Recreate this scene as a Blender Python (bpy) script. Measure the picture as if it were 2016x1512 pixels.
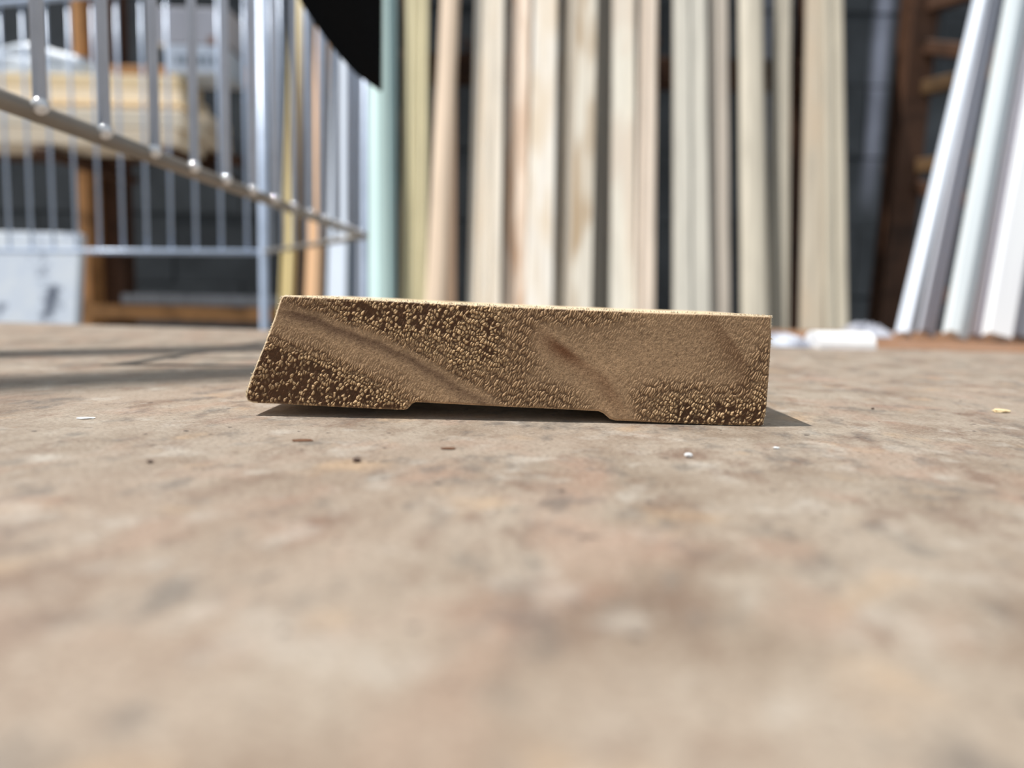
import bpy, bmesh, math, random
import numpy as np
from mathutils import Vector, Matrix
random.seed(7); rng = np.random.default_rng(11)
scene = bpy.context.scene
for o in list(bpy.data.objects): bpy.data.objects.remove(o)
COL = scene.collection

# ------------------------------------------------------------------ camera
F_PX, W_PX, H_PX = 1560.0, 2016.0, 1512.0
CAM_H = 0.0216                       # lens 2 cm above the plywood
PITCH, ROLL = math.atan(166/1560.0), math.radians(1.2)
CAM = Vector((0, 0, CAM_H))
FWD = Vector((0, math.cos(PITCH), -math.sin(PITCH)))
U0 = Vector((0, math.sin(PITCH), math.cos(PITCH)))
RGT = Vector((1, 0, 0))*math.cos(ROLL) + U0*math.sin(ROLL)
UPV = U0*math.cos(ROLL) - Vector((1, 0, 0))*math.sin(ROLL)
cd = bpy.data.cameras.new('camera'); cam = bpy.data.objects.new('camera', cd); COL.objects.link(cam)
m = Matrix((RGT, UPV, -FWD)).transposed().to_4x4(); m.translation = CAM; cam.matrix_world = m
cd.sensor_fit = 'HORIZONTAL'; cd.sensor_width = 36.0; cd.lens = 36.0*F_PX/W_PX
cd.clip_start = 0.004; cd.clip_end = 50
cd.dof.use_dof = True; cd.dof.focus_distance = 0.1405; cd.dof.aperture_fstop = cd.lens/2.2
scene.camera = cam

# ------------------------------------------------------------------ sky, sun, exposure
wd = bpy.data.worlds.new('sky'); scene.world = wd; wd.use_nodes = True
bg = wd.node_tree.nodes['Background']
bg.inputs['Color'].default_value = (0.82, 0.91, 1.0, 1); bg.inputs['Strength'].default_value = 0.38
SUN_EL, SUN_AZ = math.radians(64.5), math.radians(12)      # from the left, a little from the front
sdir = Vector((-math.cos(SUN_EL)*math.cos(SUN_AZ), -math.cos(SUN_EL)*math.sin(SUN_AZ), math.sin(SUN_EL)))
sl = bpy.data.lights.new('sun', 'SUN'); sl.energy = 3.7; sl.angle = math.radians(0.53); sl.color = (1.0, 0.965, 0.92)
so = bpy.data.objects.new('sun', sl); COL.objects.link(so)
so.rotation_euler = sdir.to_track_quat('Z', 'Y').to_euler(); so.location = (-2, -1, 4)
vs = scene.view_settings
vs.view_transform = 'Standard'; vs.look = 'None'; vs.exposure = 0.45; vs.gamma = 1.0; vs.use_curve_mapping = False

# ------------------------------------------------------------------ helpers
def lin(r, g, b):
    f = lambda c: (c/255/12.92) if c/255 <= 0.04045 else ((c/255+0.055)/1.055)**2.4
    return (f(r), f(g), f(b))
def ray(x, y):
    return FWD*F_PX + RGT*(x-W_PX/2) - UPV*(y-H_PX/2)
def at(x, y, D, k=0.0):              # pixel -> point on the plane Y = D + k*z
    d = ray(x, y); t = (D + k*CAM.z)/(d.y - k*d.z)
    return CAM + d*t
def on_z(x, y, z=0.0):
    d = ray(x, y); return CAM + d*((z-CAM.z)/d.z)

def mesh_obj(name, verts, faces, mat=None, parent=None, smooth=False):
    me = bpy.data.meshes.new(name); me.from_pydata([tuple(v) for v in verts], [], faces); me.update()
    return link(name, me, mat, parent, smooth)
def link(name, me, mat=None, parent=None, smooth=False):
    o = bpy.data.objects.new(name, me); COL.objects.link(o)
    if mat and not me.materials: me.materials.append(mat)
    if parent: o.parent = parent
    if smooth:
        for p in me.polygons: p.use_smooth = True
    return o
def bm_obj(name, bm, mat=None, parent=None, smooth=False):
    bmesh.ops.recalc_face_normals(bm, faces=bm.faces)
    me = bpy.data.meshes.new(name); bm.to_mesh(me); bm.free()
    return link(name, me, mat, parent, smooth)
def tag(o, label, cat, group=None, kind=None):
    if label: o['label'] = label
    if cat: o['category'] = cat
    if group: o['group'] = group
    if kind or cat: o['kind'] = kind or 'thing'
    return o
def empty(name, loc=(0, 0, 0)):
    o = bpy.data.objects.new(name, None); COL.objects.link(o); o.location = loc; o.empty_display_size = 0.02
    return o
def bm_box(bm, c, s, rot=None, bevel=0.0):
    r = bmesh.ops.create_cube(bm, size=1.0)
    M = Matrix.Translation(c) @ (rot.to_4x4() if rot else Matrix.Identity(4)) @ Matrix.Diagonal((s[0], s[1], s[2], 1))
    bmesh.ops.transform(bm, matrix=M, verts=r['verts'])
    if bevel:
        es = list({e for v in r['verts'] for e in v.link_edges})
        bmesh.ops.bevel(bm, geom=es, offset=bevel, segments=2, affect='EDGES', profile=0.5)
def box(name, c, s, mat, parent=None, rot=None, bevel=0.0):
    bm = bmesh.new(); bm_box(bm, Vector(c), s, rot, bevel); return bm_obj(name, bm, mat, parent)
def bm_tube(bm, pts, r, seg=12, caps=True):
    pts = [Vector(p) for p in pts]; rings = []
    for i, p in enumerate(pts):
        a = pts[max(i-1, 0)]; b = pts[min(i+1, len(pts)-1)]; t = (b-a).normalized()
        u = t.orthogonal().normalized() if i == 0 else (u - t*u.dot(t)).normalized()
        v = t.cross(u)
        rings.append([bm.verts.new(p + u*(r*math.cos(2*math.pi*j/seg)) + v*(r*math.sin(2*math.pi*j/seg))) for j in range(seg)])
    for a, b in zip(rings, rings[1:]):
        for j in range(seg): bm.faces.new((a[j], a[(j+1) % seg], b[(j+1) % seg], b[j]))
    if caps: bm.faces.new(rings[0][::-1]); bm.faces.new(rings[-1])
def tube(name, pts, r, mat, parent=None, seg=12):
    bm = bmesh.new(); bm_tube(bm, pts, r, seg); return bm_obj(name, bm, mat, parent, True)

# ------------------------------------------------------------------ materials
class NT:
    def __init__(s, name, rough=0.6, spec=0.3, metal=0.0):
        s.m = bpy.data.materials.new(name); s.m.use_nodes = True; s.t = s.m.node_tree
        s.b = s.t.nodes['Principled BSDF']; s.b.inputs['Roughness'].default_value = rough
        s.b.inputs['Specular IOR Level'].default_value = spec; s.b.inputs['Metallic'].default_value = metal
    def n(s, t, **k):
        x = s.t.nodes.new(t)
        for a, v in k.items(): setattr(x, a, v)
        return x
    def l(s, a, b): s.t.links.new(a, b)
    def coords(s, scale=(1, 1, 1), out='Object', rot=(0, 0, 0), loc=(0, 0, 0)):
        c = s.n('ShaderNodeTexCoord'); mp = s.n('ShaderNodeMapping')
        mp.inputs['Scale'].default_value = scale; mp.inputs['Rotation'].default_value = rot; mp.inputs['Location'].default_value = loc
        s.l(c.outputs[out], mp.inputs['Vector']); return mp.outputs['Vector']
    def noise(s, vec, scale, detail=4, rough=0.55, dist=0.0):
        x = s.n('ShaderNodeTexNoise'); x.inputs['Scale'].default_value = scale; x.inputs['Detail'].default_value = detail
        x.inputs['Roughness'].default_value = rough; x.inputs['Distortion'].default_value = dist
        if vec: s.l(vec, x.inputs['Vector'])
        return x.outputs['Fac']
    def ramp(s, fac, stops):
        x = s.n('ShaderNodeValToRGB'); e = x.color_ramp.elements
        while len(e) < len(stops): e.new(0.5)
        for q, (p, c) in zip(e, stops):
            q.position = p; q.color = (*c, 1) if not isinstance(c, (int, float)) else (c, c, c, 1)
        s.l(fac, x.inputs['Fac']); return x.outputs['Color']
    def mix(s, fac, a, b, mode='MIX'):
        x = s.n('ShaderNodeMix', data_type='RGBA', blend_type=mode)
        for v, k in ((fac, 0), (a, 6), (b, 7)):
            if isinstance(v, (int, float)): x.inputs[k].default_value = v
            elif isinstance(v, tuple): x.inputs[k].default_value = (*v, 1)
            else: s.l(v, x.inputs[k])
        return x.outputs[2]
    def math(s, op, a, b=0.0, clamp=False):
        x = s.n('ShaderNodeMath', operation=op, use_clamp=clamp)
        for v, k in ((a, 0), (b, 1)):
            if isinstance(v, (int, float)): x.inputs[k].default_value = v
            else: s.l(v, x.inputs[k])
        return x.outputs[0]
    def bump(s, h, strength=0.3, dist=0.001):
        x = s.n('ShaderNodeBump'); x.inputs['Strength'].default_value = strength; x.inputs['Distance'].default_value = dist
        s.l(h, x.inputs['Height']); s.l(x.outputs['Normal'], s.b.inputs['Normal'])
    def color(s, c):
        if isinstance(c, tuple): s.b.inputs['Base Color'].default_value = (*c, 1)
        else: s.l(c, s.b.inputs['Base Color'])
        return s.m
def mul(c, k): return tuple(min(1, x*k) for x in c)

def mat_board(name, rgb, streak=0.16, patch=None, rough=0.6):
    a = NT(name, rough); c = lin(*rgb); p = lin(*(patch or rgb))
    seed = random.uniform(0, 50)
    g = a.noise(a.coords((60, 60, 1.6), loc=(seed, 0, 0)), 3.0, 5)
    col = a.ramp(g, [(0.30, mul(c, 1-2.2*streak)), (0.52, c), (0.75, mul(c, 1+streak*0.5))])
    if patch:
        q = a.noise(a.coords((14, 14, 2.4), loc=(0, seed, 0)), 1.6, 2)
        col = a.mix(a.ramp(q, [(0.47, 0.0), (0.62, 1.0)]), col, p)
    a.bump(g, 0.2, 0.0006); return a.color(col)
def mat_paint(name, rgb, rough=0.45, var=0.06):
    a = NT(name, rough, 0.4); c = lin(*rgb)
    g = a.noise(a.coords((30, 30, 2)), 2.0, 4)
    return a.color(a.ramp(g, [(0.3, mul(c, 1-var*2)), (0.7, mul(c, 1+var))]))

def mat_plywood():
    a = NT('weathered_plywood', 0.58, 0.5)
    a.b.inputs['Sheen Tint'].default_value = (1.0, 0.95, 0.88, 1); a.b.inputs['Sheen Weight'].default_value = 0.18; a.b.inputs['Sheen Roughness'].default_value = 0.35     # dusty surface
    L_ = lambda sx, sy, x, y: a.coords((sx, sy, 1), loc=(x, y, 0))
    base = a.ramp(a.noise(L_(1, 0.8, 0, 0), 46, 6, 0.62), [(0.28, lin(118, 99, 83)), (0.42, lin(152, 137, 121)), (0.56, lin(177, 166, 152)), (0.74, lin(158, 141, 124))])
    big = a.noise(L_(1, 0.9, 5, 3), 18, 3, 0.5)
    base = a.mix(a.ramp(big, [(0.40, 0.0), (0.64, 0.5)]), base, lin(170, 150, 134))
    blot = a.noise(L_(1, 0.6, 3, 7), 130, 4, 0.6)
    base = a.mix(a.ramp(blot, [(0.53, 0.0), (0.70, 0.7)]), base, lin(118, 90, 72))
    gold = a.noise(L_(1, 0.8, 13, 2), 85, 2, 0.5)
    base = a.mix(a.ramp(gold, [(0.62, 0.0), (0.76, 0.55)]), base, lin(204, 174, 140))
    pink = a.noise(L_(1, 0.7, 23, 12), 75, 2, 0.5)
    base = a.mix(a.ramp(pink, [(0.54, 0.0), (0.72, 0.55)]), base, lin(176, 143, 124))
    grey = a.noise(L_(1, 0.6, 9, 1), 150, 4, 0.6)
    base = a.mix(a.ramp(grey, [(0.54, 0.0), (0.70, 0.7)]), base, lin(98, 95, 92))
    pale = a.noise(L_(1, 0.8, 19, 11), 120, 3, 0.6)
    base = a.mix(a.ramp(pale, [(0.56, 0.0), (0.74, 0.6)]), base, lin(208, 204, 196))
    gr = a.noise(L_(1, 6, 1, 5), 260, 5, 0.7)          # grain lines along the sheet
    base = a.mix(a.ramp(gr, [(0.30, 0.5), (0.46, 0.0)]), base, lin(122, 98, 80))
    fine = a.noise(L_(1, 1.4, 4, 4), 1300, 4, 0.7)
    base = a.mix(a.ramp(fine, [(0.34, 0.6), (0.49, 0.0)]), base, lin(92, 76, 64))
    base = a.mix(a.ramp(fine, [(0.58, 0.0), (0.72, 0.6)]), base, lin(226, 218, 206))
    sp = a.noise(L_(1, 1, 2, 8), 420, 2, 0.5)
    base = a.mix(a.ramp(sp, [(0.69, 0.0), (0.74, 0.9)]), base, lin(70, 58, 52))
    h = a.math('ADD', a.math('MULTIPLY', fine, 0.6), a.math('MULTIPLY', gr, 0.7))
    base = a.mix(1.0, base, (0.98, 0.95, 0.91), 'MULTIPLY')
    a.bump(h, 0.7, 0.0006)
    return a.color(base)

def mat_concrete(name, rgb, streaks=False):
    a = NT(name, 0.85, 0.2); c = lin(*rgb)
    g = a.noise(a.coords((1, 1, 1), 'Object'), 5, 6, 0.6)
    geo = a.n('ShaderNodeNewGeometry')
    g2 = a.noise(geo.outputs['Position'], 2.2, 4, 0.6)
    col = a.ramp(g, [(0.3, mul(c, 0.6)), (0.5, c), (0.72, mul(c, 1.5))])
    col = a.mix(a.ramp(g2, [(0.40, 0.55), (0.6, 0.0)]), col, mul(c, 0.45))
    if streaks:                       # lime streaks run down the blocks
        sx = a.n('ShaderNodeSeparateXYZ'); a.l(geo.outputs['Position'], sx.inputs[0])
        for x0, k, w, z0, amp in STREAKS:
            d = a.math('ABSOLUTE', a.math('SUBTRACT', a.math('SUBTRACT', sx.outputs[0], x0), a.math('MULTIPLY', sx.outputs[2], k)))
            f = a.math('SUBTRACT', 1.0, a.math('DIVIDE', d, w), True)
            fz = a.math('MULTIPLY', a.math('SUBTRACT', sx.outputs[2], z0), 4.0, True)
            f = a.math('MULTIPLY', a.math('MULTIPLY', f, fz), amp)
            f = a.math('MULTIPLY', f, a.ramp(g, [(0.3, 0.5), (0.6, 1.0)]))
            col = a.mix(f, col, lin(205, 212, 235))
    a.bump(g, 0.4, 0.004); return a.color(col)

def mat_metal(name, rgb, rough, metal=1.0):
    a = NT(name, rough, 0.5, metal); c = lin(*rgb)
    g = a.noise(a.coords((1, 1, 1)), 60, 4)
    return a.color(a.ramp(g, [(0.3, mul(c, 0.85)), (0.7, c)]))
def mat_rust_orange(name, rgb):
    a = NT(name, 0.55, 0.3); c = lin(*rgb)
    g = a.noise(a.coords((1, 1, 1)), 14, 5, 0.65)
    return a.color(a.ramp(g, [(0.32, mul(c, 0.4)), (0.5, c), (0.7, mul(c, 1.15))]))

M_PLY = mat_plywood()
M_ZINC = mat_metal('bright_zinc_wire', (202, 218, 242), 0.32, 0.12)
M_RAIL = mat_metal('dull_zinc_rail', (150, 143, 134), 0.5, 0.35)
M_ORANGE = mat_rust_orange('orange_rack_paint', (200, 148, 98))
M_ORANGE2 = mat_rust_orange('faded_orange_paint', (104, 80, 54))
M_RUST_AND_SHADE = mat_rust_orange('brown_rack_paint_and_shade', (84, 58, 42))  # also the dark tone for the left post's shaded side

# ------------------------------------------------------------------ structure: floor, wall, added overhead shadow bars
FLOOR_Z, WALL_Y = -0.75, 2.35
p0 = at(1725, 200, WALL_Y); p1 = at(1712, 0, WALL_Y)
q0 = at(1785, 200, WALL_Y); q1 = at(1780, 0, WALL_Y)
STREAKS = [(p0.x + 0.0 - p0.z*0.02, 0.02, 0.034, 0.28, 0.8), (q0.x - q0.z*0.02, 0.02, 0.024, 0.45, 0.5), (p0.x-0.36, 0.05, 0.05, 0.25, 0.25)]
bm = bmesh.new(); bm_box(bm, Vector((0, 0.6, FLOOR_Z-0.05)), (9, 7, 0.1))
tag(bm_obj('floor', bm, mat_concrete('concrete_floor', (150, 146, 140))), 'dusty grey concrete floor under the plywood table', None, kind='structure')
wall = empty('wall_back', (0, WALL_Y+0.105, FLOOR_Z))
tag(wall, 'dark grey concrete block wall behind the leaning boards', None, kind='structure')
box('mortar_bed', (0, 0, 1.5), (9, 0.2, 3.0), mat_concrete('mortar', (70, 73, 76)), wall)
MB_ = mat_concrete('concrete_block', (78, 83, 88), True)
bm = bmesh.new(); bm_box(bm, Vector((0, 0, 0)), (0.3955, 0.06, 0.1955), None, 0.002)
blk = None
for r in range(3, 12):
    for c in range(-7, 8):
        x = c*0.40 + (0.2 if r % 2 else 0.0)
        if blk is None:
            blk = bm_obj('concrete_block', bm, MB_, wall); o = blk
        else:
            o = blk.copy(); COL.objects.link(o)
        o.location = (x, -0.075 + random.uniform(-0.002, 0.002), 0.1 + r*0.2)
# two unseen timbers added overhead only to cast soft shadow bands on the plywood
def add_shadow_bar(n, sx, sy, z, w, label):
    sh = sdir*(z/sdir.z); yaw = math.atan2(0.66, 0.75)
    c = Vector((sx, sy, 0)) + sh + Vector((math.cos(yaw), math.sin(yaw), 0))*(0.13-1.0)
    o = box(n, (0, 0, 0), (2.0, w, 0.05), mat_board(n+'_wood', (150, 120, 90)), None, None, 0.002)
    o.location = c; o.rotation_euler = (0, 0, yaw); tag(o, label, None, kind='structure')
add_shadow_bar('shadow_bar_1', -0.135, 0.2935, 2.6, 0.030, 'thin unseen bar added for its shadow band, above the wire cart')
add_shadow_bar('shadow_bar_2', -0.094, 0.201, 2.6, 0.028, 'thin unseen bar added for its shadow band, above the table front')

# ------------------------------------------------------------------ plywood table
eL, eR = on_z(0, 634), on_z(2016, 694)
ev = (eR-eL); ev.z = 0; yaw = math.atan2(ev.y, ev.x); ev.normalize(); nv = Vector((-ev.y, ev.x, 0))
mid = (eL+eR)/2; mid.z = 0
TW, TD, TT = 1.34, 1.05, 0.018
table = empty('plywood_table', mid - nv*(TD/2)); table.location.z = FLOOR_Z; table.rotation_euler = (0, 0, yaw)
tag(table, 'mottled tan plywood table top filling the foreground', 'table')
top = box('tabletop', (0, 0, -FLOOR_Z-TT/2), (TW, TD, TT), M_PLY, table, None, 0.0015)
legm = mat_board('bench_pine', (176, 146, 108))
for sx in (-1, 1):
    for sy in (-1, 1):
        box('leg', (sx*(TW/2-0.08), sy*(TD/2-0.08), (-FLOOR_Z-TT-0.001)/2), (0.07, 0.07, -FLOOR_Z-TT-0.001), legm, table, None, 0.003)
for sy in (-1, 1):
    box('apron', (0, sy*(TD/2-0.03), -FLOOR_Z-TT-0.046), (TW-0.1, 0.022, 0.09), legm, table, None, 0.002)

# ------------------------------------------------------------------ the moulding offcut (subject)
YF, LEN = 0.14, 0.046
prof_px = [(560, 583), (700, 589), (850, 597), (1000, 604), (1150, 610), (1300, 616), (1440, 620), (1516, 623), (1520, 627),
           (1518, 680), (1516, 715), (1512, 770), (1509, 810), (1503, 838), (1498, 841),
           (1400, 838), (1300, 834), (1212, 830), (1201, 827), (1194, 821), (1187, 815), (1178, 811.5),
           (1090, 807), (1000, 803), (900, 798), (832, 794.5), (818, 794), (809, 797), (803, 806), (797, 809), (780, 808.5),
           (700, 805), (600, 800), (548, 797), (497, 795), (487, 791), (483.5, 783), (484, 773), (495, 741), (520, 680), (540, 627), (552, 590), (555, 585)]
P = [at(x, y, YF) for x, y in prof_px]
zmin = min(p.z for p in P)
poly = np.array([(p.x, p.z - zmin + 0.00005) for p in P])         # lowest corner rests on the sheet
npz = len(poly)
piv = poly[np.argmin(poly[:, 1])].copy()
NS = 9; vv, ff = [], []
tilt = math.atan2((P[0].z-P[7].z), (P[7].x-P[0].x))
def ring(y, ang):
    c, s = math.cos(ang), math.sin(ang)
    d = poly - piv
    return [(piv[0]+c*a-s*b, y, piv[1]+s*a+c*b) for a, b in d]
for i in range(NS):
    t = i/(NS-1); vv += ring(YF+0.00026 + t*(LEN-0.00026), 0.0)
zl = min(v[2] for v in vv[-npz:])
for i in range(NS):                  # keep every ring on the table plane
    seg = vv[i*npz:(i+1)*npz]; zm = min(v[2] for v in seg)
    vv[i*npz:(i+1)*npz] = [(a, b, c-zm+0.00005) for a, b, c in seg]
for i in range(NS-1):
    for j in range(npz):
        k = (j+1) % npz
        ff.append((i*npz+j, i*npz+k, (i+1)*npz+k, (i+1)*npz+j))
ff.append(tuple((NS-1)*npz+j for j in range(npz)))
a = NT('planed_pine', 0.6, 0.3)
g = a.noise(a.coords((260, 9, 260)), 3.0, 5, 0.6)
f2 = a.noise(a.coords((1, 1, 1)), 2500, 3, 0.7)
col = a.ramp(g, [(0.3, lin(206, 176, 136)), (0.5, lin(232, 208, 170)), (0.7, lin(242, 224, 194))])
a.bump(a.math('ADD', g, f2), 0.4, 0.0003); a.color(col)
blockroot = mesh_obj('moulding_offcut', vv, ff, a.m)
bm = bmesh.new(); bm.from_mesh(blockroot.data); bmesh.ops.recalc_face_normals(bm, faces=bm.faces); bm.to_mesh(blockroot.data); bm.free()
tag(blockroot, 'rough sawn pine moulding offcut with slanted left side and grooved underside on plywood', 'wood offcut')

# end grain: a fine displaced grid (torn fibre tufts, growth rings)
def vnoise(x, y, seed):
    r = np.random.default_rng(seed); T = r.random((256, 256))
    xi = np.floor(x).astype(int); yi = np.floor(y).astype(int); fx = x-xi; fy = y-yi
    fx = fx*fx*(3-2*fx); fy = fy*fy*(3-2*fy)
    g = lambda i, j: T[i % 256, j % 256]
    return (g(xi, yi)*(1-fx)+g(xi+1, yi)*fx)*(1-fy) + (g(xi, yi+1)*(1-fx)+g(xi+1, yi+1)*fx)*fy
def fbm(x, y, seed, o=4):
    s = 0; a = 0.5; n = 0
    for i in range(o):
        s = s + a*vnoise(x*2**i+17*i, y*2**i+5*i, seed+i); n += a; a *= 0.5
    return s/n
def voro(x, y, seed):
    r = np.random.default_rng(seed); JX = r.random((512, 512)); JY = r.random((512, 512)); ID = r.random((512, 512))
    xi = np.floor(x).astype(int); yi = np.floor(y).astype(int)
    d1 = np.full(x.shape, 9.0); d2 = np.full(x.shape, 9.0); idd = np.zeros(x.shape)
    for dx in (-1, 0, 1):
        for dy in (-1, 0, 1):
            cx, cy = xi+dx, yi+dy
            px = cx + 0.1+0.8*JX[cx % 512, cy % 512]; py = cy + 0.1+0.8*JY[cx % 512, cy % 512]
            d = np.hypot(px-x, py-y); near = d < d1
            d2 = np.where(near, d1, np.minimum(d2, d)); idd = np.where(near, ID[cx % 512, cy % 512], idd); d1 = np.where(near, d, d1)
    return d1, d2, idd
STEP = 0.000085
x0, x1 = poly[:, 0].min()-STEP, poly[:, 0].max()+STEP; z0, z1 = poly[:, 1].min()-STEP, poly[:, 1].max()+STEP
gx = np.arange(x0, x1+STEP, STEP); gz = np.arange(z0, z1+STEP, STEP)
GX, GZ = np.meshgrid(gx, gz, indexing='ij')
inside = np.zeros(GX.shape, bool)
best = np.full(GX.shape, 9.0); bx = GX.copy(); bz = GZ.copy()
for i in range(npz):
    (ax, az), (cx, cz) = poly[i], poly[(i+1) % npz]
    cond = (az > GZ) != (cz > GZ)
    with np.errstate(divide='ignore', invalid='ignore'):
        xi_ = (cx-ax)*(GZ-az)/(cz-az+1e-15)+ax
    inside ^= cond & (GX < xi_)
    ex, ez = cx-ax, cz-az; L2 = ex*ex+ez*ez
    t = np.clip(((GX-ax)*ex+(GZ-az)*ez)/L2, 0, 1); qx, qz = ax+t*ex, az+t*ez
    d = np.hypot(GX-qx, GZ-qz); nb = d < best
    best = np.where(nb, d, best); bx = np.where(nb, qx, bx); bz = np.where(nb, qz, bz)
VX = np.where(inside, GX, bx); VZ = np.where(inside, GZ, bz)
# face coordinates counted along the face, 11.14 units per millimetre, from its upper left corner
S = 11143.0
ox, oz = P[0].x, P[0].z-zmin
ct, st_ = math.cos(0.0), math.sin(0.0)
u = 560 + (VX-ox)*S; v = 583 - (VZ-oz)*S - (VX-ox)*S*0.0209*-1.0
def pl_sd(pts):                      # signed distance to a ring line: + above, - below
    bd = np.full(u.shape, 1e9); sg = np.zeros(u.shape); tt = np.zeros(u.shape)
    for i, ((ax, ay), (cx, cy)) in enumerate(zip(pts, pts[1:])):
        ex, ey = cx-ax, cy-ay; t = np.clip(((u-ax)*ex+(v-ay)*ey)/(ex*ex+ey*ey), 0, 1)
        d = np.hypot(u-ax-t*ex, v-ay-t*ey); nb = d < bd
        sg = np.where(nb, -np.sign(ex*(v-ay)-ey*(u-ax)), sg); bd = np.where(nb, d, bd); tt = np.where(nb, (i+t)/(len(pts)-1), tt)
    return bd*sg, tt
sstep = lambda a, b, x: (lambda t: t*t*(3-2*t))(np.clip((x-a)/(b-a), 0, 1))
G = lambda cx, cy, rx, ry, ang=0: np.exp(-((((u-cx)*math.cos(ang)+(v-cy)*math.sin(ang))/rx)**2 + ((-(u-cx)*math.sin(ang)+(v-cy)*math.cos(ang))/ry)**2))
wob = (fbm(u/60, v/60, 3)-0.5)*16
b1, t1 = pl_sd([(500, 600), (560, 616), (610, 630), (665, 646), (740, 677), (800, 704), (860, 738), (920, 774), (975, 812)])
b2, t2 = pl_sd([(1000, 600), (1050, 640), (1095, 680), (1140, 712), (1190, 748), (1220, 790), (1250, 845)])
b3, t3 = pl_sd([(1370, 590), (1410, 640), (1450, 690), (1474, 730), (1484, 790), (1486, 850)])
b1w = b1 + wob; 
R = 0.95*sstep(30, 95, -b1w)*np.clip(1.15-(u-480)/900, 0.55, 1)                # torn wedge at lower left
up = sstep(0, 34, b1w)
R = np.maximum(R, up*np.clip(0.86*G(740, 612, 200, 52) + 0.40*G(860, 700, 180, 90) + 0.36*G(960, 690, 120, 120), 0, 0.9))
R = np.maximum(R, up*np.clip(0.42*G(1050, 785, 170, 60), 0, 0.55))
R = np.maximum(R, 0.50*G(1130, 618, 130, 34))
R = np.maximum(R, np.clip(0.85*G(1450, 835, 170, 66) + 0.32*G(1310, 800, 90, 60) + 0.45*G(1510, 730, 40, 80), 0, 0.92))
R = np.maximum(R, 0.20)
R *= 1-0.9*np.exp(-((b2+10)/30)**2)*sstep(0.12, 0.3, t2)
R *= 1-0.75*np.exp(-((b1w+8)/20)**2)
R *= 1-0.5*G(1290, 690, 150, 50, -0.2)
R = np.clip(R + (fbm(u/30, v/30, 9)-0.5)*0.40*np.clip(R*1.6, 0, 1), 0.03, 1)
wx = (fbm(u/9, v/9, 51, 3)-0.5)*6; wz = (fbm(u/9+40, v/9, 52, 3)-0.5)*6
uu, vv2 = u+wx, v+wz
ang = np.radians(62 - 22*sstep(900, 1500, u))                                    # rays rise to the right
ca_, sa_ = math.cos(math.radians(60)), math.sin(math.radians(60))
ru = uu*ca_ - vv2*sa_; rv = uu*sa_ + vv2*ca_
d1, d2, idt = voro(ru/10.0, rv/5.4, 21)                                         # tufts
e1, e2, idf = voro(ru/19.0, rv/4.3, 22)                                         # ribs along the rays
h1, h2_, idc = voro(uu/3.0, vv2/2.8, 23)                                        # single fibres
fb = fbm(u/4.2, v/4.2, 61, 3)
tuft = np.clip(((d2-d1)-0.10)*2.6*(0.5+fb), 0, 1); rib = np.clip(((e2-e1)-0.07)*2.4, 0, 1); fib = np.clip((h2_-h1)*1.6, 0, 1)
clus = 0.65*idt + 0.35*np.clip((fbm(u/26, v/26, 71, 3)-0.5)*2.2+0.5, 0, 1)
thrs = 0.02 + 0.46*sstep(0.50, 0.98, R)
stand = sstep(-0.05, 0.10, clus-thrs)
tuft = tuft*stand*(0.6+0.4*idt)
rr = sstep(0.42, 0.72, R)                                                        # torn tufts take over from ribs
rm = sstep(0.08, 0.38, R)
ribh = rib*(0.55+0.45*idf)
low = fbm(u/70, v/70, 31)-0.5
Hh = (rr*(0.27*tuft*(0.75+0.5*fb) + 0.10*ribh - 0.15) + (1-rr)*(rm*(0.26*ribh-0.09) + 0.03*fib + 0.05*fb) + 0.10*fb*rr + 0.07*fib*idc*rr + 0.10*low
      - 0.035*np.exp(-((b1w+4)/10)**2))*0.001
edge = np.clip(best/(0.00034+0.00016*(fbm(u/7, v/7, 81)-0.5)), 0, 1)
Hh = np.where(inside, Hh*np.clip(best/0.0004, 0, 1) - 0.00026*(1-edge), -0.00026)
VY = YF - Hh
# wood colour: pale fibre tips, brown torn wood, dark late wood rings
def C(r, g, b): return np.array(lin(r, g, b))
smooth = C(180, 149, 116); tip = C(222, 188, 144); deep = C(88, 61, 42); ring_c = C(78, 52, 40); rust = C(112, 70, 42)
mixc = lambda A, B, f: A*(1-f[..., None]) + B*f[..., None]
full = lambda c: np.broadcast_to(c, u.shape+(3,))
colr = full(smooth)*(0.80+0.40*fbm(u/6, v/6, 41))[..., None]*(0.86+0.28*fbm(u/90, v/60, 43))[..., None]*(0.70+0.60*fbm(u/2.4, v/2.4, 44, 2))[..., None]
ribc = mixc(full(deep*0.95), full(C(196, 162, 124)), np.clip(rib*1.7, 0, 1)*(0.72+0.28*idf))
colr = mixc(colr, ribc, rm*0.85)
pits = (idc > 0.93)*np.clip(1.2-h1*1.6, 0, 1)*(1-rm)                             # open resin pores on the smooth wood
colr = mixc(colr, full(deep), pits*0.6)
tcol = mixc(full(deep*1.15)*(0.45+0.7*fb+0.5*fib*idc)[..., None], full(tip), np.clip(tuft*1.7*(0.6+0.5*idt), 0, 1))
colr = mixc(colr, tcol, rr*0.95)
k1 = np.exp(-(np.where(b1w > 0, b1w/7, b1w/15))**2)*np.clip(1.0-0.45*t1, 0, 1)*sstep(0.02, 0.2, t1)
colr = mixc(colr, np.broadcast_to(ring_c, colr.shape), np.clip(k1*0.8, 0, 1))
k2 = np.exp(-(np.where(b2 > 0, b2/9, b2/22))**2)*(G(1110, 690, 60, 40)*0.9 + 0.45*G(1190, 770, 60, 60))
colr = mixc(colr, np.broadcast_to(rust, colr.shape), np.clip(k2, 0, 0.9))
k3 = np.exp(-(np.where(b3 > 0, b3/6, b3/34))**2)*(0.4*G(1440, 690, 70, 80)+0.15)
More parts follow.
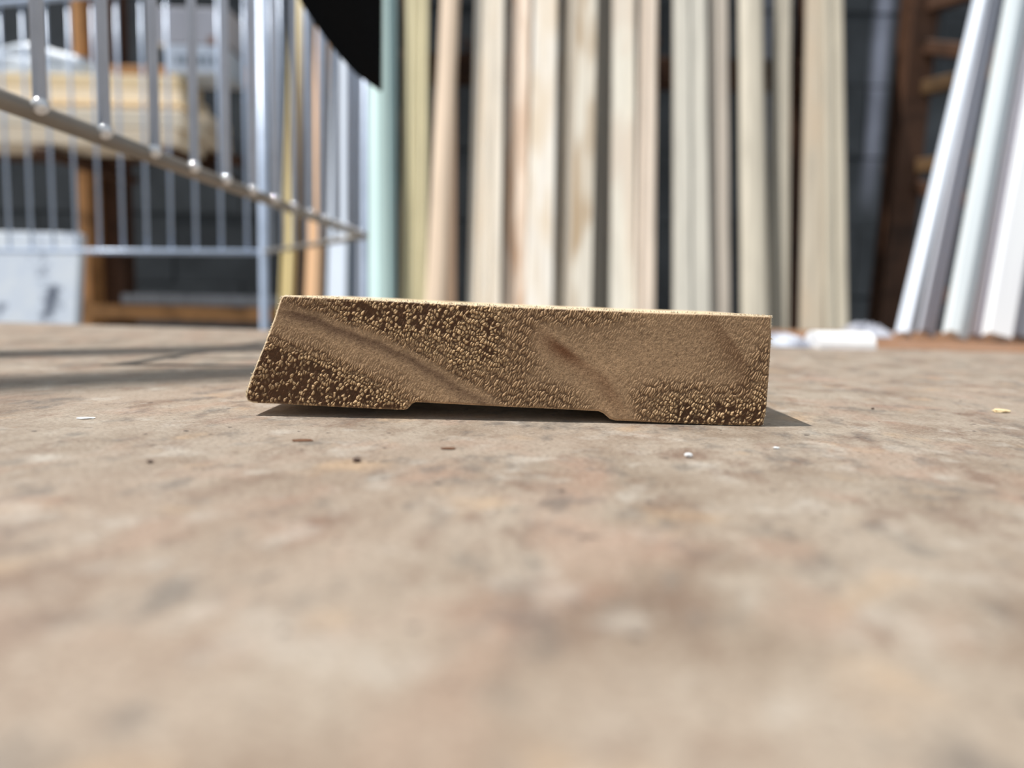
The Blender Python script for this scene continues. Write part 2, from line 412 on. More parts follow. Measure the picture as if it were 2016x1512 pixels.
colr = mixc(colr, np.broadcast_to(C(112, 78, 52), colr.shape), np.clip(k3, 0, 0.6))
colr = mixc(colr, np.broadcast_to(C(96, 66, 44), colr.shape), 0.55*np.clip(G(540, 770, 60, 90)+0.7*G(650, 602, 150, 14), 0, 1))
colr = mixc(colr, full(C(244, 224, 190)), np.clip(1.25*(1-edge), 0, 0.85)*np.where(((v-583-(u-560)*0.0415) < 25) | ((u-560+(v-583)*0.37) < 22), 1.0, 0.12))         # sunlit rim painted pale along the top and left edges
idx = -np.ones(GX.shape, int)
cell = inside[:-1, :-1] | inside[1:, :-1] | inside[:-1, 1:] | inside[1:, 1:]
use = np.zeros(GX.shape, bool)
for di in (0, 1):
    for dj in (0, 1): use[di:GX.shape[0]-1+di, dj:GX.shape[1]-1+dj] |= cell
idx[use] = np.arange(use.sum())
ci, cj = np.nonzero(cell)
fq = np.stack([idx[ci, cj], idx[ci+1, cj], idx[ci+1, cj+1], idx[ci, cj+1]], 1).astype(np.int32)
co = np.stack([VX[use], VY[use], VZ[use]], 1).astype(np.float32)
me = bpy.data.meshes.new('end_grain')
me.vertices.add(len(co)); me.vertices.foreach_set('co', co.ravel())
me.loops.add(fq.size); me.loops.foreach_set('vertex_index', fq.ravel())
me.polygons.add(len(fq)); me.polygons.foreach_set('loop_start', np.arange(0, fq.size, 4, dtype=np.int32))
me.polygons.foreach_set('loop_total', np.full(len(fq), 4, np.int32))
me.update(calc_edges=True); me.validate()
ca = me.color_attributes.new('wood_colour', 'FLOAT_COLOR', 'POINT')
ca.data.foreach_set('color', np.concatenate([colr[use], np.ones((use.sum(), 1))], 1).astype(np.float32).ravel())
a = NT('pine_end_grain', 0.7, 0.25)
at_ = a.n('ShaderNodeAttribute', attribute_name='wood_colour')
fn = a.noise(a.coords((1, 1, 1)), 5200, 3, 0.7)
a.bump(fn, 0.35, 0.0002)
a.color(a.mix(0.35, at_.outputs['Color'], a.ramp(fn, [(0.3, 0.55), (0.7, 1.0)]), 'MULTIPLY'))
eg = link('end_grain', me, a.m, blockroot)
eg['label'] = 'torn pine end grain with dark growth rings'

# saw fuzz: tiny fibres standing along the upper and slanted edges of the cut
fv, ff2 = [], []
fr = random.Random(5)
for (ia, ib, cnt) in ((0, 8, 520), (36, 42, 120), (8, 13, 50)):
    for _ in range(cnt):
        k = fr.uniform(ia, ib-0.001); i0 = int(k); t = k-i0
        a0, b0 = poly[i0 % npz], poly[(i0+1) % npz]; px_, pz_ = a0+(b0-a0)*t
        ex, ez = b0-a0; ln = math.hypot(ex, ez); nx, nz = -ez/ln, ex/ln      # outward
        h = 0.00008 + 0.00026*fr.random()**2.5; w = fr.uniform(0.00005, 0.00014); y = YF + fr.uniform(0.0001, 0.0006)
        b = len(fv); lx = fr.uniform(-0.5, 0.5)*h
        fv += [(px_-w*ex/ln, y, pz_-w*ez/ln), (px_+w*ex/ln, y, pz_+w*ez/ln), (px_-nx*0.00005, y+w*1.5, pz_-nz*0.00005), (px_+nx*h+lx, y-0.00004, pz_+nz*h)]
        ff2 += [(b, b+1, b+3), (b+1, b+2, b+3), (b+2, b, b+3), (b, b+2, b+1)]
fz_ = mesh_obj('saw_fuzz', fv, ff2, mat_board('fibre_fuzz', (255, 242, 220), 0.02), blockroot); fz_['kind'] = 'stuff'

# ------------------------------------------------------------------ crumbs and chips on the plywood
def crumb(name, px, py, wpx, hpx, mat, label, cat, seed, flat=0.35, yaw=0.0):
    p = on_z(px, py); D = p.y; w = wpx*D/F_PX; 
    r = random.Random(seed)
    bm = bmesh.new(); bmesh.ops.create_icosphere(bm, subdivisions=2, radius=0.5)
    for q in bm.verts:
        k = 1 + r.uniform(-0.22, 0.22); q.co = Vector((q.co.x*w*k, q.co.y*w*0.7*k, q.co.z*w*flat*k))
    zm = min(q.co.z for q in bm.verts)
    for q in bm.verts: q.co.z -= zm
    o = bm_obj(name, bm, mat, None, False); o.location = (p.x, p.y, 0.0); o.rotation_euler = (0, 0, yaw)
    tag(o, label, cat)
M_CHIP = mat_board('fresh_wood_chip', (236, 214, 170)); M_WHITE_CR = mat_paint('white_plaster', (240, 244, 246))
M_DARK_CR = mat_paint('dark_grit', (92, 74, 64)); M_BARK = mat_board('brown_splinter', (118, 84, 62))
crumb('wood_chip', 1969, 812, 34, 8, M_CHIP, 'pale yellow wood chip lying on plywood right of the offcut', 'wood chip', 1, 0.2)
crumb('plaster_crumb', 1355, 901, 17, 10, M_WHITE_CR, 'bright white plaster crumb in front of the offcut', 'crumb', 2, 0.5)
crumb('plaster_crumb', 1528, 884, 12, 8, M_WHITE_CR, 'tiny white crumb just in front of the offcut shadow tip', 'crumb', 3, 0.4)
crumb('paint_flake', 168, 824, 34, 6, M_WHITE_CR, 'thin white paint flake on plywood left of the offcut', 'paint flake', 4, 0.08)
crumb('grit', 702, 910, 18, 14, M_DARK_CR, 'dark brown grit speck in front of the offcut groove', 'grit', 5, 0.5)
crumb('grit', 296, 912, 13, 9, M_DARK_CR, 'small dark grit speck at left of the plywood', 'grit', 6, 0.5)
crumb('wood_splinter', 595, 868, 44, 5, M_BARK, 'thin brown splinter lying below the left shadow tip', 'splinter', 7, 0.07)
crumb('wood_splinter', 882, 884, 30, 6, M_BARK, 'short brown splinter in front of the groove shadow', 'splinter', 8, 0.1)
crumb('grit', 1718, 806, 7, 5, M_DARK_CR, 'minute dark grit speck right of the offcut shadow', 'grit', 9, 0.5)

# ------------------------------------------------------------------ wire cart at the left
ZB, ZT = CAM_H+0.0555, CAM_H+0.40
A_, B_, C_, E_ = Vector((-0.1525, 0.226, 0)), Vector((-0.139, 0.745, 0)), Vector((-0.332, 1.06, 0)), Vector((-0.95, 1.22, 0))
cart = empty('wire_cart', (C_.x, C_.y, FLOOR_Z)); 
tag(cart, 'galvanised wire cart with upright bars standing beyond the table', 'cart')
off = Vector((-C_.x, -C_.y, -FLOOR_Z))
def L(p, z): return Vector((p.x, p.y, z)) + off
for z, r in ((ZB, 0.0031), (ZT, 0.0038)):
    tube('rail', [L(A_, z), L(B_, z)], r, M_RAIL, cart); tube('rail', [L(B_, z), L(C_, z)], r*0.9, M_RAIL, cart); tube('rail', [L(C_, z), L(E_, z)], r*1.15, M_ZINC, cart)
tube('end_post', [L(A_, ZB-0.004), L(A_, ZT+0.004)], 0.0035, M_ZINC, cart)
for p, r in ((B_, 0.0034), (C_, 0.0056), (E_, 0.0068)):
    tube('post', [L(p, FLOOR_Z), L(p, ZT+0.03)], r, M_ZINC, cart)
bm = bmesh.new(); bm_tube(bm, [(0, 0, 0), (0, 0, ZT-ZB)], 0.0021, 10)
bmesh.ops.recalc_face_normals(bm, faces=bm.faces); wme = bpy.data.meshes.new('wire'); bm.to_mesh(wme); bm.free(); wme.materials.append(M_ZINC)
for p in wme.polygons: p.use_smooth = True
bm = bmesh.new(); bmesh.ops.create_uvsphere(bm, u_segments=12, v_segments=8, radius=0.0028)
wld = bpy.data.meshes.new('weld_bead'); bm.to_mesh(wld); bm.free(); wld.materials.append(mat_metal('polished_weld', (245, 248, 252), 0.10, 0.5))
for p in wld.polygons: p.use_smooth = True
def wires(p, q, first, step, stop, side, offn):
    d = (q-p); ln = d.length; d.normalize(); n = Vector((-d.y, d.x, 0))*offn
    s = first
    while s < min(stop, ln-0.01):
        c = p + d*s + n
        o = link('wire', wme, None, cart); o.location = L(c, ZB)
        w = link('weld_bead', wld, None, cart); w.location = L(c, ZB+0.001)
        s += step
wires(A_, B_, 0.026, 0.0372, 1, 1, -0.0045)
wires(B_, C_, 0.045, 0.050, 1, 1, -0.004)
wires(C_, E_, 0.028, 0.0392, 1, 1, -0.005)

# black cloth draped over the near top rail
def cloth():
    p = lambda x, y: at(x, y, 0.47)
    out = [(1.0, p(752, 178)), (0.9, None)]
    NZ, NX = 30, 16; vs_, fs_ = [], []
    ztip, ztop = p(752, 178).z, ZT+0.0062
    for i in range(NZ+1):
        t = i/NZ; z = ztip + (ztop-ztip)*t
        ty = 178 - (z-ztip)/0.47*F_PX
        xr = p(752 - 4*min(1, t*2), ty).x
        # left edge sweeps up and left in a curve
        w = 3 + 170*min(1, max(0, (178-ty)/178.0))**0.72 + max(0, -ty)*0.10
        xl = p(752-w, ty).x; xl = max(xl, -0.1365)
        for j in range(NX+1):
            s = j/NX; x = xl + (xr-xl)*s
            y = 0.47 + 0.006*math.sin(s*7+t*2)*min(1, t*3) + 0.004*math.sin(s*15)*t
            vs_.append((x, y, z))
    W = NX+1
    # over the rail and down the inside
    for k, (dx, z) in enumerate(((-0.012, ZT+0.0075), (-0.03, ZT-0.01), (-0.032, ZT-0.06), (-0.034, ZT-0.12))):
        for j in range(W):
            s = j/NX; vs_.append((A_.x+0.006 + dx*1.0 + 0.0*s + 0.004*math.sin(s*9), 0.47-0.05*(1-s)+0.02, z - 0.004*s*0))
    rows = NZ+1+4
    for i in range(rows-1):
        for j in range(NX): fs_.append((i*W+j, i*W+j+1, (i+1)*W+j+1, (i+1)*W+j))
    o = mesh_obj('black_cloth', vs_, fs_, None, None, True)
    sm = o.modifiers.new('thick', 'SOLIDIFY'); sm.thickness = 0.0022; sm.offset = 0
    a = NT('black_fabric', 0.9, 0.1); g = a.noise(a.coords((1, 1, 1)), 900, 3)
    o.data.materials.append(a.color(a.ramp(g, [(0.3, (0.004, 0.004, 0.004)), (0.7, (0.009, 0.009, 0.0095))])))
    tag(o, 'black cloth hanging to a point from the wire cart rail', 'cloth')
cloth()

# ------------------------------------------------------------------ leaning boards
PROF = {
 'flat': [(0, .0016), (.03, 0), (.97, 0), (1, .0016)],
 'casing': [(0, .002), (.06, 0), (.24, 0), (.30, .005), (.44, .007), (.56, .006), (.62, .001), (.92, 0), (1, .003)],
 'groove': [(0, .001), (.02, 0), (.29, 0), (.31, .005), (.36, .005), (.38, 0), (.62, 0), (.64, .005), (.69, .005), (.71, 0), (.98, 0), (1, .001)],
 'step': [(0, .001), (.02, 0), (.44, 0), (.47, .007), (.97, .0075), (1, .009)],
 'round': [(0, .010), (.06, .006), (.18, .0025), (.35, .0005), (.5, 0), (.65, .0005), (.82, .0025), (.94, .006), (1, .010)],
 'bead': [(0, .004), (.08, .001), (.16, 0), (.26, .003), (.3, .007), (.36, .007), (.4, .002), (.8, 0), (.86, .004), (.93, .001), (1, .005)],
}
def lean_board(name, xt, xb, D0, k, mat, label, cat, prof='flat', th=0.018, zfoot=FLOOR_Z, length=2.5, yb=600.0, group=None, yawtwist=0.0):
    """xt/xb: left and right outline where the board leaves the top of the picture and at eye level"""
    pb = (at(xb[0], yb, D0, k), at(xb[1], yb, D0, k)); pt = (at(xt[0], 0, D0, k), at(xt[1], 0, D0, k))
    c0 = (pb[0]+pb[1])/2; c1 = (pt[0]+pt[1])/2
    w = ((pb[1]-pb[0]).length + (pt[1]-pt[0]).length)/2 - th*abs(math.sin(yawtwist))*0.5
    w /= math.cos(yawtwist)
    ax = (c1-c0).normalized()
    wd_ = Vector((math.cos(yawtwist), math.sin(yawtwist), 0)); wd_ = (wd_ - ax*wd_.dot(ax)).normalized(); nb = ax.cross(wd_)
    if nb.y < 0: nb = -nb
    foot = c0 + ax*((zfoot + th*abs(nb.z) + abs(wd_.z)*w/2 + 0.0006 - c0.z)/ax.z)
    pr = PROF[prof]; n = len(pr)
    sec = [((u_-0.5)*w, d) for u_, d in pr] + [(0.5*w, th), (-0.5*w, th)]
    N = len(sec); vs_ = [(x, y, z) for z in (0, length) for x, y in sec]
    fs_ = [(j, (j+1) % N, N+(j+1) % N, N+j) for j in range(N)] + [tuple(range(N))[::-1], tuple(range(N, 2*N))]
    o = mesh_obj(name, vs_, fs_, mat)
    o.matrix_world = Matrix(((wd_.x, nb.x, ax.x, foot.x), (wd_.y, nb.y, ax.y, foot.y), (wd_.z, nb.z, ax.z, foot.z), (0, 0, 0, 1)))
    bm = bmesh.new(); bm.from_mesh(o.data); bmesh.ops.recalc_face_normals(bm, faces=bm.faces); bm.to_mesh(o.data); bm.free()
    tag(o, label, cat, group); return o
K = 0.42
cream = (246, 232, 208)
GB = 'pine boards leaning on the rack'
def soft(c, k=0.66):
    if not c: return None
    g_ = 0.3*c[0]+0.59*c[1]+0.11*c[2]; return tuple(min(255, g_+(x-g_)*k) for x in c)
B_SPEC = [
 ('treated_board', (797, 844), (792, 838), 1.50, 'groove', (224, 208, 150), None, 'yellow-green grooved board, leftmost of the leaning timber boards'),
 ('pine_board', (869, 901), (834, 880), 1.44, 'round', (240, 204, 166), None, 'pinkish tan rounded board tilted beside the yellow-green board'),
 ('pine_board', (872, 898), (868, 898), 1.53, 'flat', (170, 130, 96), None, 'shadowed brown board standing behind the tilted pinkish board'),
 ('pine_board', (935, 993), (921, 985), 1.50, 'groove', (250, 234, 208), (244, 222, 190), 'cream board standing alone left of the widest pinkish pair'),
 ('pine_board', (1003, 1048), (992, 1036), 1.527, 'casing', (242, 216, 190), (214, 170, 132), 'pinkish profiled board with brown patches touching the brightest board'),
 ('pine_board', (1049, 1100), (1037, 1086), 1.499, 'flat', (255, 244, 226), (240, 214, 178), 'brightest cream white flat board in the row centre'),
 ('pine_board', (1109, 1140), (1093, 1124), 1.526, 'casing', (206, 192, 170), None, 'narrow grey tan board left of the amber stained board'),
 ('pine_board', (1139, 1176), (1124, 1164), 1.482, 'flat', (236, 224, 200), (196, 160, 114), 'pale board with a long amber stain at its middle'),
 ('pine_board', (1177, 1206), (1168, 1203), 1.535, 'groove', (160, 152, 138), None, 'grey weathered grooved strip, darkest of the leaning boards'),
 ('pine_board', (1207, 1251), (1204, 1250), 1.50, 'flat', (238, 230, 208), (226, 208, 184), 'smooth ivory board right of the grey weathered strip'),
 ('pine_board', (1262, 1296), (1255, 1289), 1.472, 'bead', (238, 214, 188), None, 'slim beaded pink tan strip left of the wide dark gap'),
 ('pine_board', (1326, 1394), (1330, 1398), 1.50, 'step', (244, 236, 214), None, 'stepped ivory moulding right of the wide dark gap'),
 ('pine_board', (1396, 1436), (1400, 1437), 1.527, 'casing', (214, 198, 178), None, 'taupe profiled board touching the stepped ivory moulding'),
 ('pine_board', (1458, 1505), (1464, 1516), 1.49, 'round', (236, 222, 192), None, 'rounded cream board slanting behind the offcut right corner'),
 ('pine_board', (1526, 1559), (1516, 1555), 1.54, 'bead', (218, 206, 180), None, 'slim olive tan strip standing alone above the offcut right end'),
 ('pine_board', (1596, 1625), (1576, 1629), 1.50, 'flat', (226, 208, 178), (206, 182, 150), 'wide beige board, left one of the rightmost pair'),
 ('pine_board', (1626, 1661), (1632, 1671), 1.473, 'casing', (220, 206, 176), None, 'profiled beige strip at the right end of the timber row'),
]
for i, (n, xt, xb, D0, pr, rgb, patch, lab) in enumerate(B_SPEC):
    lean_board(n, xt, xb, D0, K, mat_board(n+'_%d' % i, soft(rgb if i < 11 else tuple(c_*0.9 for c_ in rgb)), 0.15, soft(patch)), lab, 'board', pr, group=GB, yawtwist=0.0)
GM = 'mouldings leaning behind the cart'
for i, (n, xt, xb, D0, pr, rgb, lab) in enumerate([
 ('moulding', (574, 594), (546, 577), 1.46, 'bead', (226, 206, 150), 'yellow moulding behind the cart corner post'),
 ('moulding', (598, 614), (577, 592), 1.50, 'casing', (158, 136, 116), 'thin grey brown moulding between yellow and peach mouldings'),
 ('moulding', (624, 646), (594, 632), 1.46, 'round', (236, 190, 146), 'peach tan moulding behind the cart right side'),
 ('moulding', (660, 688), (640, 684), 1.46, 'flat', (226, 236, 252), 'bluish white moulding seen below the black cloth'),
 ('moulding', (690, 714), (686, 712), 1.48, 'casing', (150, 156, 170), 'grey moulding between bluish white and mint mouldings'),
 ('moulding', (722, 756), (722, 760), 1.44, 'round', (218, 246, 242), 'bright mint moulding under the black cloth tip'),
 ('moulding', (752, 785), (756, 774), 1.50, 'flat', (190, 216, 216), 'pale aqua moulding right of the black cloth'),
]):
    lean_board(n, xt, xb, D0, K, mat_paint('moulding_paint_%d' % i, rgb), lab, 'moulding', pr, th=0.014, group=GM, yawtwist=0.0)

# ------------------------------------------------------------------ ledge and white mouldings at the right
lz = -0.004
ledge = empty('wooden_ledge', (0.50, 0.68, FLOOR_Z)); tag(ledge, 'reddish brown plank ledge beyond the table at right', 'ledge')
lm = mat_board('ledge_wood', (150, 112, 84), 0.2)
for i in range(3): box('plank', (0, -0.125+0.115*i, -FLOOR_Z+lz-0.012), (0.62, 0.112, 0.024), lm, ledge, None, 0.002)
for sx in (-1, 1):
    for sy in (-1, 1): box('leg', (sx*0.26, sy*0.1, (-FLOOR_Z+lz-0.0245)/2), (0.05, 0.05, -FLOOR_Z+lz-0.0245), lm, ledge, None, 0.002)
GW = 'white mouldings leaning at right'
for i, (xt, xb, D0, pr, rgb, lab) in enumerate([
 ((1927, 1950), (1783, 1818), 0.655, 'round', (226, 236, 250), 'white moulding at the left edge of the right hand bundle'),
 ((1951, 1976), (1824, 1864), 0.678, 'step', (212, 218, 232), 'lavender grey moulding second from left in the white bundle'),
 ((1990, 2032), (1878, 1926), 0.622, 'step', (232, 242, 246), 'greenish white stepped moulding middle of the white bundle'),
 ((2036, 2060), (1930, 1955), 0.635, 'casing', (240, 238, 246), 'slim pinkish white moulding right of the greenish white one'),
 ((2064, 2104), (1957, 2004), 0.605, 'flat', (244, 248, 254), 'bright white flat moulding near the right picture edge'),
 ((2108, 2140), (2008, 2042), 0.625, 'bead', (222, 226, 234), 'grey white beaded moulding at the right picture edge'),
]):
    lean_board('white_moulding', xt, xb, D0, 0.38, mat_paint('white_paint_%d' % i, rgb), lab, 'moulding', pr, th=0.010, zfoot=lz, length=0.95, group=GW, yawtwist=0.0)

# plastic wrap, white strip on the table end
a = NT('clear_wrap', 0.25, 0.6); g = a.noise(a.coords((1, 1, 1)), 60, 4)
M_WRAP = a.color(a.ramp(g, [(0.3, lin(120, 122, 134)), (0.5, lin(176, 180, 192)), (0.7, lin(216, 222, 232))]))
def wrap(name, xa, xb, ya, yb, D, label, seed, mat=M_WRAP, z0=None):
    pa, pb = at(xa, yb, D), at(xb, yb, D); zb = min(pa.z, pb.z) if z0 is None else z0; ht = (yb-ya)/F_PX*D
    r = random.Random(seed); NX, NY = 22, 8; vs_, fs_ = [], []
    for i in range(NX+1):
        for j in range(NY+1):
            s, t = i/NX, j/NY
            e = math.sin(math.pi*t)**0.6*(0.35+0.65*math.sin(math.pi*s)**0.3)
            vs_.append((pa.x+(pb.x-pa.x)*s, D+0.045*t+r.uniform(-.001, .001), zb+ht*e*r.uniform(0.55, 1.0) if 0 < i < NX and 0 < j < NY else zb))
    for i in range(NX):
        for j in range(NY): q = i*(NY+1)+j; fs_.append((q, q+NY+1, q+NY+2, q+1))
    base = len(vs_)
    fs_.append(tuple([i*(NY+1) for i in range(NX+1)] + [NX*(NY+1)+j for j in range(1, NY+1)] + [i*(NY+1)+NY for i in range(NX-1, -1, -1)] + [j for j in range(NY-1, 0, -1)]))
    o = mesh_obj(name, vs_, fs_, mat); tag(o, label, 'plastic wrap'); return o
def surf_D(x, y): return on_z(x, y).y
wrap('plastic_wrap', 1528, 1604, 658, 686, 0.405, 'crumpled clear plastic wrap touching the white foam strip', 3, z0=0.0005)
wrap('plastic_wrap', 1690, 1760, 642, 672, 0.66, 'crumpled grey plastic wrap at the foot of the white mouldings', 5, z0=lz+0.001)
pw = at(1669, 676, 0.465)
bm = bmesh.new(); n_ = 14                     # a half-round length of foam
for xx in (-0.0145, 0.0145):
    for q_ in range(n_+1): bm.verts.new((xx, -0.011*math.cos(math.pi*q_/n_), 0.0088*math.sin(math.pi*q_/n_)**0.8 if 0 < q_ < n_ else 0.0))
bm.verts.ensure_lookup_table(); V_ = bm.verts
for q_ in range(n_): bm.faces.new((V_[q_], V_[q_+1], V_[n_+2+q_], V_[n_+1+q_]))
bm.faces.new((V_[0], V_[n_], V_[2*n_+1], V_[n_+1])); bm.faces.new(V_[:n_+1]); bm.faces.new(V_[n_+1:])
o = bm_obj('foam_strip', bm, mat_paint('white_foam', (250, 252, 255)))
o.location = (on_z(1669, 688).x, on_z(1669, 688).y+0.011, 0.0001); o.rotation_euler = (-0.0, 0, 0.02); tag(o, 'short white foam strip lying at the table far edge', 'foam strip')

# ------------------------------------------------------------------ orange rack behind the boards and at the right
rack = empty('timber_rack', (0.2, 1.76, FLOOR_Z)); tag(rack, 'rusty orange steel rack beam with prongs behind the leaning boards', 'rack')
ro = -Vector(rack.location)
zb0, zb1 = at(1200, 150, 1.74).z, at(1200, 92, 1.74).z
xl_, xr_ = at(775, 100, 1.74).x, at(1690, 100, 1.74).x
box('beam', Vector(((xl_+xr_)/2, 1.825, (zb0+zb1)/2))+ro, (xr_-xl_, 0.05, zb1-zb0), M_RUST_AND_SHADE, rack, None, 0.004)
for x in (787, 1586):
    q = at(x, 300, 1.83); box('upright', Vector((q.x, 1.88, (FLOOR_Z+0.78)/2))+ro, (0.035, 0.055, 0.78-FLOOR_Z), M_RUST_AND_SHADE, rack, None, 0.003)
for px in (914, 1311, 1676):
    q = at(px, 52, 1.66); tube('prong', [Vector((q.x, 1.85, q.z-0.004))+ro, Vector((q.x, 1.80, q.z-0.002))+ro, Vector((q.x, 1.745, q.z))+ro], 0.0055, M_RUST_AND_SHADE, rack, 10)

fr0 = at(1782, 300, 1.9); fr1 = Vector((1.28, 1.25, 0))
frame = empty('rack_frame', (fr0.x, fr0.y, FLOOR_Z)); tag(frame, 'brown orange braced rack upright left of the white mouldings', 'rack')
fo = -Vector(frame.location)
rotz = Matrix.Rotation(math.atan2(fr1.y-fr0.y, fr1.x-fr0.x), 3, 'Z')
ftilt = Matrix.Rotation(math.radians(2.2), 3, 'Y')
for i, q in enumerate((fr0, fr1)):
    box('upright', Vector((q.x, q.y, 0.45))+fo, (0.062, 0.07, 2.4), M_RUST_AND_SHADE, frame, ftilt if i == 0 else None, 0.004)
def brace(z0_, z1_, mat, name):
    a_, b_ = Vector((fr0.x+0.02, fr0.y-0.03, z0_)), Vector((fr1.x, fr1.y, z1_)); d = b_-a_
    rot = d.to_track_quat('X', 'Z').to_matrix()
    box(name, (a_+b_)/2+fo, (d.length, 0.03, 0.032), mat, frame, rot, 0.003)
for z in (-0.3, 0.05, 0.345, 0.52, 0.70, 0.95): brace(z, z, M_ORANGE2 if z in (0.345, 0.52) else M_RUST_AND_SHADE, 'rung')
for z in (0.05, 0.36, 0.66): brace(z+0.25, z, M_RUST_AND_SHADE, 'brace')
# a bar off this frame that carries the white mouldings
box('rest_bar', Vector((0.74, 1.02, 0.80))+fo, (0.75, 0.03, 0.03), M_RUST_AND_SHADE, frame, None, 0.003)
box('rest_arm', Vector((1.13, 1.13, 0.80))+fo, (0.03, 0.30, 0.03), M_RUST_AND_SHADE, frame, None, 0.003)

# ------------------------------------------------------------------ lumber rack at the left, behind the cart
lr = empty('lumber_rack', (-1.0, 1.95, FLOOR_Z)); tag(lr, 'orange steel lumber rack behind the wire cart', 'rack'); lo = -Vector(lr.location)
def rbox(name, xa, ya, xb, yb, D, dep, mat, parent, o_=lo, bevel=0.003):
    a_, b_ = at(xa, yb, D), at(xb, ya, D); c = at((xa+xb)/2, (ya+yb)/2, D)
    w = (b_.x-a_.x); h = at((xa+xb)/2, ya, D).z - at((xa+xb)/2, yb, D).z
    return box(name, Vector((c.x, D+dep/2, c.z))+o_, (w, dep, h), mat, parent, None, bevel)
q = at(160, 300, 1.90); box('upright', Vector((q.x, 1.94, 0.4))+lo, (0.026, 0.08, 2.3), M_ORANGE, lr, None, 0.004)
q = at(203, 300, 1.95); box('upright', Vector((q.x, 1.99, 0.4))+lo, (0.075, 0.06, 2.3), M_RUST_AND_SHADE, lr, None, 0.004)  # dark upright stands for the orange post's shaded side, shade in its colour
rbox('beam', -200, 126, 512, 160, 1.88, 0.05, M_ORANGE, lr)
rbox('beam', 150, 603, 560, 631, 1.80, 0.06, M_ORANGE, lr)
rbox('beam', -260, 296, 470, 314, 1.72, 0.05, M_RUST_AND_SHADE, lr)
for px in (60, 300): rbox('arm', px, 290, px+36, 306, 1.52, 0.36, M_RUST_AND_SHADE, lr)
def lumber(xb_, ya, yb, D, dep, rgb, label, xa=-260, i=[0]):
    i[0] += 1
    a_ = at(xa, (ya+yb)/2, D); b_ = at(xb_, (ya+yb)/2, D); m_ = (a_+b_)/2
    h = at(200, ya, D).z-at(200, yb, D).z; zc = at(200, (ya+yb)/2, D).z
    mat = mat_board('lumber_%d' % i[0], tuple(min(255, c_+10) for c_ in rgb), 0.06)
    bm = bmesh.new(); bm_box(bm, Vector((0, 0, 0)), (dep, h, b_.x-a_.x), None, 0.003)
    o = bm_obj('lumber', bm, mat); o.rotation_euler = (0, math.pi/2, 0)
    o.matrix_world = Matrix(((0, 0, 1, m_.x), (1, 0, 0, D+dep/2), (0, 1, 0, zc), (0, 0, 0, 1)))
    tag(o, label, 'lumber', 'lumber stacked on the left rack')
lumber(352, 146, 172, 1.60, 0.12, (232, 212, 176), 'tan lumber plank on top of the left stack')
lumber(356, 173, 201, 1.60, 0.14, (240, 224, 198), 'cream lumber plank directly under the topmost tan plank')
lumber(410, 218, 246, 1.66, 0.13, (240, 226, 204), 'cream lumber plank reaching right behind the stack middle')
lumber(358, 213, 250, 1.53, 0.12, (244, 230, 208), 'pale lumber plank at the front of the lower stack layer')
lumber(350, 251, 286, 1.53, 0.13, (242, 224, 198), 'pale lumber plank at the bottom front of the stack')
lumber(412, 250, 286, 1.67, 0.13, (234, 216, 190), 'long cream plank at the bottom rear of the stack')
# wrapped heap, packages
def sack(name, xa, ya, xb, yb, D, dep, mat, label, cat, peak=0.35, seed=1):
    r = random.Random(seed); c = at((xa+xb)/2, yb, D); w = at(xb, yb, D).x-at(xa, yb, D).x; h = (yb-ya)/F_PX*D
    bm = bmesh.new(); bmesh.ops.create_grid(bm, x_segments=14, y_segments=10, size=0.5)
    bmesh.ops.delete(bm, geom=[f for f in bm.faces], context='FACES') if False else None
    bm.free(); bm = bmesh.new(); bmesh.ops.create_cube(bm, size=1.0); bmesh.ops.subdivide_edges(bm, edges=bm.edges[:], cuts=6, use_grid_fill=True)
    for q in bm.verts:
        x, y, z = q.co; s = x+0.5
        prof = 1-abs(s-peak)/(max(peak, 1-peak))*0.75
        z = (z+0.5)*(0.35+0.65*prof)
        k = 1-0.25*(abs(x)*2)**6*0
        q.co = Vector((x*w, y*dep*(1-0.2*z), z*h)) + Vector((r.uniform(-1, 1), r.uniform(-1, 1), 0))*0.006
    o = bm_obj(name, bm, mat, None, True); o.location = (c.x, D+dep/2, c.z); tag(o, label, cat); return o
M_SHEET = mat_paint('white_plastic_sheet', (226, 236, 250), 0.35, 0.08)
sack('wrapped_bundle', -40, 82, 168, 145, 1.62, 0.14, M_SHEET, 'white plastic covered bundle on the left lumber stack', 'bundle', 0.4, 4)
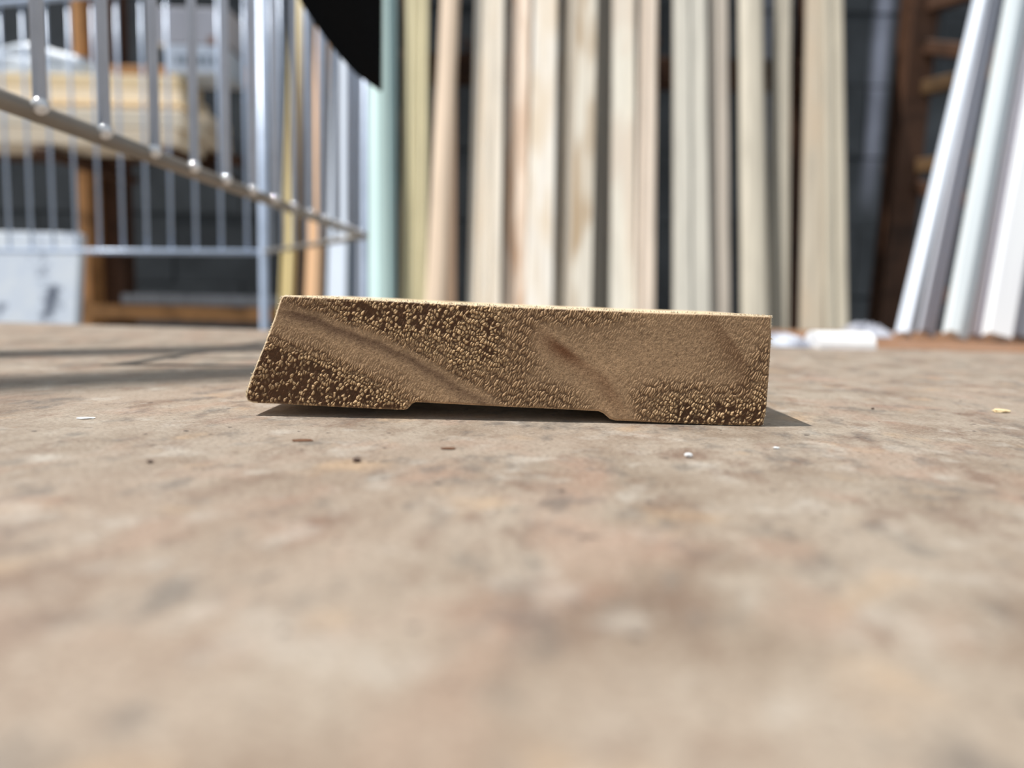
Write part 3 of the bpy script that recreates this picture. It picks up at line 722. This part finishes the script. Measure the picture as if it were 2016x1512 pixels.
def carton():
    D = 1.60; root = empty('carton', at(380, 145, D)); tag(root, 'grey white printed carton on the right end of the lumber stack', 'carton')
    ro_ = -Vector(root.location); w0, w1 = at(288, 100, D).x, at(446, 100, D).x
    zb_ = at(380, 143.5, D).z; zm_ = at(380, 88, D).z; zt_ = at(380, 14, D).z
    box('lower_box', Vector(((w0+w1)/2+0.02, D+0.06, (zb_+zm_)/2))+ro_, ((w1-w0)*0.72, 0.12, zm_-zb_), mat_paint('carton_white', (206, 218, 236)), root, None, 0.002)
    up = box('upper_box', Vector(((w0+w1)/2+0.01, D+0.06, (zm_+zt_)/2+0.001))+ro_, ((w1-w0)*0.92, 0.12, zt_-zm_-0.002), mat_paint('carton_grey', (184, 186, 198)), root, None, 0.002)
    inkm = mat_paint('grey_ink', (120, 134, 150))
    r = random.Random(3)
    x = w0 + 0.06
    while x < w1-0.02:                 # an unreadable row of printed marks
        h = r.uniform(0.014, 0.022); box('print_mark', Vector((x, D-0.0004, zb_+0.024))+ro_, (r.uniform(0.006, 0.010), 0.0006, h), inkm, root); x += r.uniform(0.013, 0.017)
    q = at(420, 80, D); box('print_patch', Vector((q.x, D-0.0004, q.z+0.0))+ro_, (0.022, 0.0006, 0.016), mat_paint('brown_ink', (150, 120, 110)), root)
carton()
a = NT('stained_white_sheet', 0.6, 0.3)
g = a.noise(a.coords((1, 1, 1)), 14, 4, 0.6)
M_STAIN = a.color(a.ramp(g, [(0.38, lin(112, 120, 136)), (0.47, lin(226, 236, 250)), (0.7, lin(244, 250, 255))]))
def stained():
    D = 1.46; p_ = at(-60, 640, D); q_ = at(147, 452, D); r = random.Random(8)
    bm = bmesh.new(); bm_box(bm, Vector((0, 0, 0)), (q_.x-p_.x, 0.02, q_.z-FLOOR_Z), None, 0.003)
    o = bm_obj('stained_panel', bm, M_STAIN); o.location = ((p_.x+q_.x)/2, D-0.04, (q_.z+FLOOR_Z)/2); o.rotation_euler = (-0.16, 0, 0); tag(o, 'white panel with grey stains leaning left of the orange rack post', 'panel')
stained()
def dustyplank():
    D = 1.84; a_, b_ = at(246, 590, D), at(560, 590, D)
    o = box('dusty_plank', (0, 0, 0), (b_.x-a_.x, 0.12, 0.024), mat_board('dusty_wood', (176, 180, 188), 0.2), None, None, 0.003)
    o.location = ((a_.x+b_.x)/2, D+0.04, at(400, 603, 1.80).z+0.0125); tag(o, 'dusty grey plank lying on the low orange beam', 'plank')
dustyplank()
